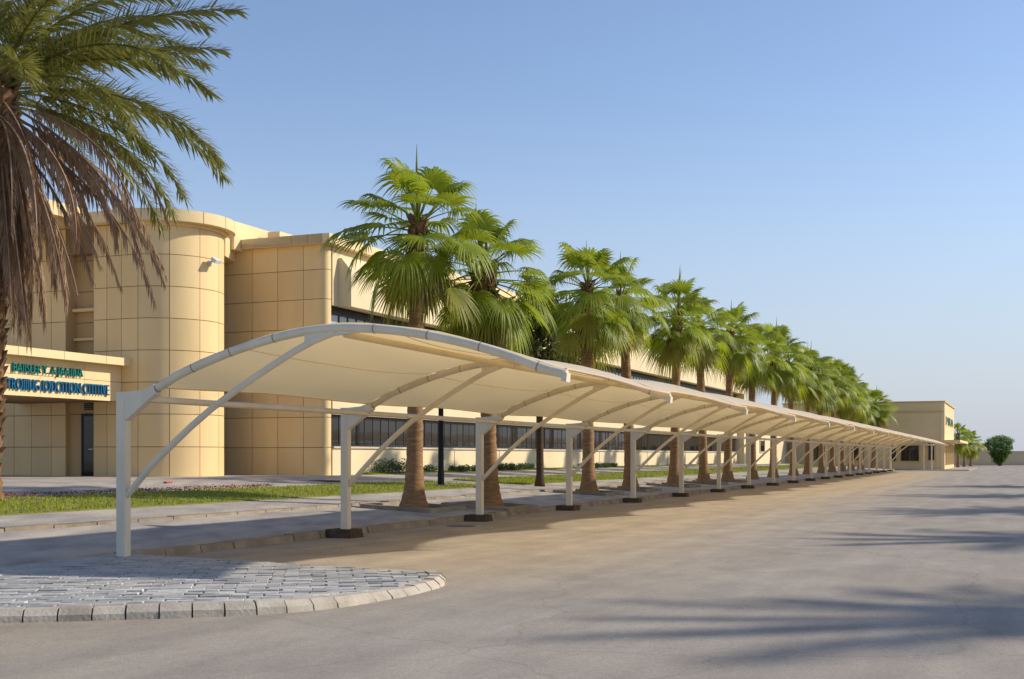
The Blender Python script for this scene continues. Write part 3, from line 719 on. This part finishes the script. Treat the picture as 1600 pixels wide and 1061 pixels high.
DG = [pinnate('frond', 5.2, e, b, 145, .58, 300 + i, 'date_leaf', wid=.024) for i, (e, b) in enumerate([(78, 60), (62, 70), (48, 62), (34, 58), (20, 62), (8, 66), (-8, 58), (30, 30)])]
DD = [pinnate('frond', 4.6, e, b, 90, .46, 400 + i, 'dead_leaf', hang=.8, wid=.022, flat=.5) for i, (e, b) in enumerate([(-38, 50), (-58, 30), (-74, 14), (-20, 66)])]
DD += [pinnate('frond', 5.0, e, b, 60, .36, 450 + i, 'dead_leaf', hang=.7, wid=.018, flat=.5) for i, (e, b) in enumerate([(-12, 62), (-26, 46), (-44, 28)])]
def date_palm(loc, h, label, seed, special=None, nd=34, ng=40, group=None, tr_r=.36, reach=1.0):
    rn = random.Random(seed); r = thing('date_palm', loc, label, 'palm tree', group)
    m = MB(); rows = int(h / .15); n = 14; vs = []; fs = []
    for i in range(rows + 1):
        z = h * i / rows; rr = tr_r * (1 + .25 * math.exp(-z / .5)) * (1.06 if i % 2 else .96)
        if z > h - 3.0: rr *= 1 + .30 * (z - h + 3) / 3.0
        for j in range(n): an = 2 * math.pi * j / n; q = rr * (1 + rn.uniform(-.08, .08)); vs.append((q * math.cos(an), q * math.sin(an), z))
    for i in range(rows):
        for j in range(n): fs.append((i * n + j, i * n + (j + 1) % n, (i + 1) * n + (j + 1) % n, (i + 1) * n + j))
    fs.append(tuple(range(rows * n, rows * n + n))); m.add(vs, fs); tr = link('trunk', m.mesh('trunk', 'boot', True), r)
    b = boot_mesh(h + .3, seed, .5, tr_r * 1.02, 330, (0, 0)); link('leaf_base', b.mesh('leaf_base', 'boot'), tr)
    b = boot_mesh(h + .5, seed + 1, h - 2.2, tr_r * 1.30, 110, (0, 0)); link('leaf_base', b.mesh('leaf_base', 'boot'), tr)
    def put(me, az, z, s, nm):
        o = link(nm, me, r); o.location = (math.cos(az) * .15, math.sin(az) * .15, z); o.rotation_euler = (rn.uniform(-.07, .07), rn.uniform(-.06, .06), az); o.scale = (s, s, s)
    off = rn.uniform(0, 6)
    for k in range(ng):
        off += 2.399963; g = min(6, int(7 * k / ng)); 
        put(DG[g], off, h + .35 - .35 * g / 6, rn.uniform(.85, 1.05) * reach, 'frond')
    for k in range(nd):
        off += 2.399963; put(DD[rn.randrange(4)], off + rn.uniform(-.4, .4), h - .1 - rn.uniform(0, .7), rn.uniform(.6, 1.0), 'dead_frond')
    for kind, i, az, s, dz in special or []:
        put((DG if kind == 'g' else DD)[i], R(az), h + dz, s, 'frond' if kind == 'g' else 'dead_frond')
    return r
v = 8.7; d = F * (DP + v) / (CT * (HX + 8)); P = Vector(((-8 - 800) / F * d, d, gz(v)))
P.x -= .3
DPALM = date_palm(P, 9.55 - gz(v), 'shaggy date palm with hanging dead brown fronds by the entrance porch', 77,
          special=[('g', 7, -5, 1.06, .35), ('g', 7, 8, .95, .1), ('g', 4, -12, 1.04, .0), ('g', 5, 4, 1.03, -.1), ('g', 6, -8, .98, -.25), ('g', 5, -30, .95, 0), ('g', 2, 15, .95, .2)]
          + [('d', 2, az, s, -.5) for az, s in ((-5, 1.05), (12, .95), (-22, 1.1), (30, 1.0), (-45, 1.08), (4, .8))] + [('d', 4 + i % 3, az, s, -.2 - .05 * i) for i, (az, s) in enumerate([(-2, 1.0), (-12, 1.05), (6, .95), (-25, 1.1), (15, 1.05), (-38, 1.0), (28, .95), (-50, 1.1), (-8, .85), (-60, 1.05), (0, 1.08), (-18, .9), (40, 1.0), (-70, 1.1), (-30, .95)])])
DPALM.rotation_euler = (0, .034, 0)
for k, (u, v, h) in enumerate([(5.6, -23.6, 6.5), (17.5, -23.2, 6.3), (30, -22.8, 6.6), (44, -22.2, 6.4), (60, -22.0, 6.6)]):
    date_palm(uv(u, v, -.12), h, ['', 'second ', 'third ', 'fourth ', 'fifth '][k] + 'date palm across the road whose shadow falls on the asphalt', 500 + k, nd=8, ng=40, reach=.72, group='date palms across the road')

# ------------------------------------------------------------ feathery tree behind the third post
def leaf_cloud(m, rn, c, rad, n, size, squash=1.0, droop=.0):
    V = []; Fc = []
    for k in range(n):
        d = Vector((rn.gauss(0, 1), rn.gauss(0, 1), rn.gauss(0, 1))).normalized() * rad * rn.random() ** .45; d.z *= squash
        a = Vector((rn.uniform(-1, 1), rn.uniform(-1, 1), rn.uniform(-1, 1) - droop)).normalized() * size * rn.uniform(.6, 1.3); b = a.orthogonal().normalized() * size * .22
        p = c + d; o = len(V); V += [p, p + a * .5 + b, p + a, p + a * .5 - b]; Fc.append((o, o + 1, o + 2, o + 3))
    m.add(V, Fc)
v = 5.0; u = upx(843, v); rn = random.Random(3)
ft = thing('feathery_tree', uv(u, v, gz(v)), 'dark trunked tree with thin feathery olive foliage between the palms', 'tree')
o_ = Vector(ft.location); tops = []
m = MB(); m.tube([o_ + Vector((0, 0, -.1)), o_ + Vector((.02, 0, .5)), o_ + Vector((0, .05, 3)), o_ + Vector((.05, 0, 6.6))], [.24, .15, .13, .05], 9)
for k in range(16):
    z = 3.4 + k * .22; an = k * 2.4; l = 1.7 - .045 * k; b = o_ + Vector((0, 0, z)); e = b + Vector((math.cos(an) * l, math.sin(an) * l, .7)); m.tube([b, b.lerp(e, .5) + Vector((0, 0, .2)), e], [.045, .03, .012], 5); tops += [b.lerp(e, .45), b.lerp(e, .75), e]
m.build('trunk', 'trunk_dark', ft, smooth=True)
m = MB()
for p in tops:
    leaf_cloud(m, rn, p, .66, 58, .34, .8, .5)
leaf_cloud(m, rn, o_ + Vector((0, 0, 6.6)), .9, 300, .32, 1, .3)
m.build('crown', 'needle', ft)

# ------------------------------------------------------------ small things of the forecourt
v = 6.9; u = upx(689, v); lp = thing('lamp_post', uv(u, v, gz(v)), 'slim black lamp post on the forecourt behind the nearest palm', 'lamp post'); o_ = Vector(lp.location)
m = MB(); m.tube([o_ + Vector((0, 0, z)) for z in (0, .6, .62, 3.7)], [.12, .12, .105, .085], 12); m.build('pole', 'black_metal', lp, smooth=40)
m = MB(); m.tube([o_ + Vector((0, 0, z)) for z in (-.05, .06, .10)], [.44, .44, .36], 16); m.build('base', 'iron', lp, smooth=40)
m = MB(); m.tube([o_ + Vector((0, 0, z)) for z in (3.7, 3.75, 4.15, 4.2, 4.3)], [.08, .17, .2, .24, .03], 14); m.build('lamp_head', 'lamp_white', lp, smooth=40)
for k, (x0, x1, h) in enumerate([(585, 632, .62), (662, 678, .34), (705, 740, .30), (775, 832, .36), (905, 960, .30)]):
    rn = random.Random(60 + k); a, b = upx(x0, 13), upx(x1, 13)
    lab = ['dense dark green shrub at the foot of the long wall left of the nearest palm', 'small low shrub by the wall just right of the nearest palm', 'low wispy shrub by the wall left of the third post', 'low shrub by the wall right of the third post', 'low shrub by the wall right of the fourth post'][k]
    s = thing('shrub', uv((a + b) / 2, 12.95, gz(13)), lab, 'shrub', 'shrubs along the wall'); o_ = Vector(s.location)
    m = MB(); n = max(3, int((b - a) / .5))
    st = MB()
    for j in range(n):
        c = uv(a + (b - a) * (j + .5) / n, 12.95 + rn.uniform(-.12, .12), gz(13) + h * .55); leaf_cloud(m, rn, c, .42 * (h + .25), 150, .13, h / (h + .25) * 1.25, -.3)
        for q in range(3): st.tube([Vector((c.x, c.y, gz(13))), c + Vector((rn.uniform(-.2, .2), rn.uniform(-.2, .2), h * .25))], [.015, .006], 4)
    m.build('foliage', 'shrub', s); st.build('stem', 'trunk_dark', s)
def px_on(x, y, v):
    u = upx(x, v); return u
c = gpx(720, 822, -.12); m = MB(); m.tube([c + Vector((0, 0, -.02)), c + Vector((0, 0, .008)), c + Vector((0, 0, .012))], [.33, .33, .30], 24); mh = m.build('manhole_cover', 'iron'); tag(mh, 'round dark iron cover in the parking bay by the third post', 'manhole cover')
u = upx(262, 11.8); m = MB(); o_ = uv(u, 11.8, gz(11.8) + .05)
m.hexa([o_ + rF * a * .6 + pF * b * .6 for a, b in ((-.28, -.08), (.22, -.12), (.30, .08), (-.2, .10))], [o_ + rF * a * .5 + pF * b * .4 + Vector((0, 0, .05)) for a, b in ((-.28, -.08), (.22, -.12), (.30, .08), (-.2, .10))])
tag(m.build('kerb_block', 'red_paint'), 'small red block lying on the path before the rounded tower', 'block')
u = upx(500, 10.6); o_ = uv(u, 10.6, gz(10.6) + .06); m = MB(); m.tube([o_ - pF * -1.0 - rF * .1, o_ + pF * .0 , o_ - pF * 1.0 + rF * .2], .035, 6); tag(m.build('timber_batten', 'wood'), 'thin dark wooden batten lying on the path before the link wall', 'batten')

# ------------------------------------------------------------ far end of the road
fb = thing('far_building', uv(127, -4.5, -.1), 'plain tan flat roofed building at the far end of the carport', 'building')
H = 7.5
m = MB(); m.ubox(127, 149, -4.5, 13, -.2, H - .12); fwall = m.build('wall', 'far_render', fb)
m = MB(); m.ubox(126.85, 149.2, -4.65, 13.1, H - .12, H); m.build('coping', 'far_trim', fb)
m = MB(); m.ubox(126.9, 126.995, -4.4, 13.0, 6.25, 6.40); m.build('string_course', 'far_trim', fb)
m = MB(); m.ubox(126.93, 127.25, -4.58, -4.2, -.2, H - .13); m.build('corner_pier', 'coping', fb)
m = MB(); m.ubox(126.6, 148, -6.2, -4.5, 2.95, 3.2); m.build('awning', 'coping', fb)
for u in (129.5, 133.5, 137.5, 141.5, 145.5):
    wn = MB().ubox(u, u + 2.2, -4.56, -4.45, .5, 2.7).build('window', 'glass_dark', fb)
    m = MB(); m.ubox(u - .1, u, -4.6, -4.45, .4, 2.8); m.ubox(u + 2.2, u + 2.3, -4.6, -4.45, .4, 2.8); m.ubox(u + 1.05, u + 1.15, -4.6, -4.565, .4, 2.8); m.build('window_frame', 'coping', wn)
for v0, v1, z0, z1 in ((-1.9, .0, .9, 2.6), (.5, 1.0, .9, 2.6), (-3.5, -2.9, 1.0, 2.9), (4, 5.5, 1.0, 2.6), (8, 9.5, 1.0, 2.6)):
    wn = MB().ubox(126.93, 127.05, v0, v1, z0, z1).build('window', 'glass_dark', fb)
    m = MB(); m.ubox(126.9, 127.05, v0 - .12, v0, z0 - .1, z1 + .1); m.ubox(126.9, 127.05, v1, v1 + .12, z0 - .1, z1 + .1); m.ubox(126.9, 127.05, v0, v1, z1, z1 + .1); m.ubox(126.9, 127.05, v0, v1, z0 - .1, z0); m.build('window_frame', 'far_trim', wn)
m = MB(); m.ubox(130, 146, -4.56, -4.49, 4.9, 6.0); sb = m.build('sign_board', 'coping', fb)
text('MIIUA', 'sign_lettering', 'letter_green', .95, sb, uv(130.6, -4.57, 4.98), (rF, pF), .03, 14.6)
m = MB(); m.ubox(125.6, 125.75, -2.6, -2.45, -.1, 2.6); m.ubox(125.6, 125.75, -3.4, -3.25, -.1, 2.6); m.ubox(125.5, 126.9, -3.5, -2.3, 2.6, 2.75); o = m.build('porch_frame', 'steel'); tag(o, 'pale two legged porch frame at the door of the far building', 'porch')
tag(MB().ubox(124, 151, -7.2, 14, -.3, -.02).build('far_pavement', 'walk'), kind='structure')
# low annex beyond the wing
an = thing('annex_building', uv(93, 12, .4), 'low cream annex with small windows beyond the long wing', 'building'); UE = UC + L + 1.2
m = MB(); m.ubox(UE, 124, 12.2, 26, -.2, 4.5); m.build('wall', 'render', an); MB().ubox(UE - .02, 124.1, 12.05, 26.2, 4.5, 4.75).build('coping', 'coping', an)
for x in (1187, 1228, 1262, 1292):
    u = upx(x, 12.2); wn = MB().ubox(u, u + 2.2, 12.14, 12.25, 1.9, 3.0).build('window', 'glass_dark', an)
    m = MB(); m.ubox(u - .1, u, 12.1, 12.25, 1.8, 3.1); m.ubox(u + 2.2, u + 2.3, 12.1, 12.25, 1.8, 3.1); m.ubox(u, u + 2.2, 12.1, 12.25, 1.78, 1.9); m.build('window_frame', 'sill', wn)
# boundary walls
bw = thing('boundary_wall', (60, 203, -.12), 'long plain tan boundary wall closing the end of the road', 'wall')
x = 20.0; pm = MB().box(0, 5.94, 0, .3, 0, 2.25).mesh('wall_panel', 'far_wall')
while x < 190:
    o = link('wall_panel', pm, bw); o.location = (x - 60, 0, 0); x += 6.0
m = MB(); m.box(20, 190, 202.9, 203.4, 2.13, 2.25); m.build('coping', 'far_wall', bw)
m = MB(); m.box(20, 190, 203.05, 203.25, -.12, 2.0); m.build('wall_core', 'far_wall', bw)
hb = thing('plain_house', (76, 214, -.12), 'low plain tan block behind the boundary wall', 'building')
m = MB(); m.add([(78, 212, -.12), (84.5, 212, -.12), (84.5, 222, -.12), (78, 222, -.12), (78, 212, 3.5), (83, 212, 3.5), (83, 222, 3.5), (78, 222, 3.5)], [(3, 2, 1, 0), (4, 5, 6, 7), (0, 1, 5, 4), (1, 2, 6, 5), (2, 3, 7, 6), (3, 0, 4, 7)]); m.build('wall', 'far_wall', hb)
m = MB(); m.box(77.8, 83.2, 211.8, 222.2, 3.5, 3.66); m.build('roof_edge', 'far_render', hb)
for k, (x, d, h) in enumerate([(1497, 168, 4.4), (1507, 176, 4.0), (1517, 184, 3.6)]):
    fan_palm(Vector(((x - 800) / F * d, d, -.12)), h, 1.0, 700 + k, ['nearest of the three small palms right of the far building', 'middle one of the three small palms right of the far building', 'farthest of the three small palms right of the far building'][k], 'small palms by the far building', name='small_fan_palm', skirt=2, thick=.8, count=.7)
d = 192.0; rn = random.Random(9); bx = (1562 - 800) / F * d
bs = thing('egg_shaped_tree', (bx, d, -.12), 'dense egg shaped green tree alone at the end of the road', 'tree'); o_ = Vector(bs.location)
m = MB(); m.tube([o_, o_ + Vector((0, 0, .6)), o_ + Vector((0, 0, 2.6))], [.35, .25, .12], 8)
for k in range(7): m.tube([o_ + Vector((0, 0, .5)), o_ + Vector((math.cos(k * .9) * 1.2, math.sin(k * .9) * 1.2, 2.6))], [.12, .03], 5)
m.build('trunk', 'trunk_dark', bs)
m = MB()
for k in range(190):
    t = rn.random(); z = .5 + 4.0 * t; rr = 2.3 * min(1, (.22 + 1.15 * t) if t < .62 else 1) * (1 if t < .7 else math.sqrt(max(0, 1 - ((t - .7) / .31) ** 2))); an = rn.uniform(0, 6.28); q = rr * rn.uniform(.6, .93)
    leaf_cloud(m, rn, o_ + Vector((math.cos(an) * q, math.sin(an) * q, z)), .42, 42, .30, 1)
m.build('crown', 'bush', bs)
print('objects', len(bpy.data.objects))
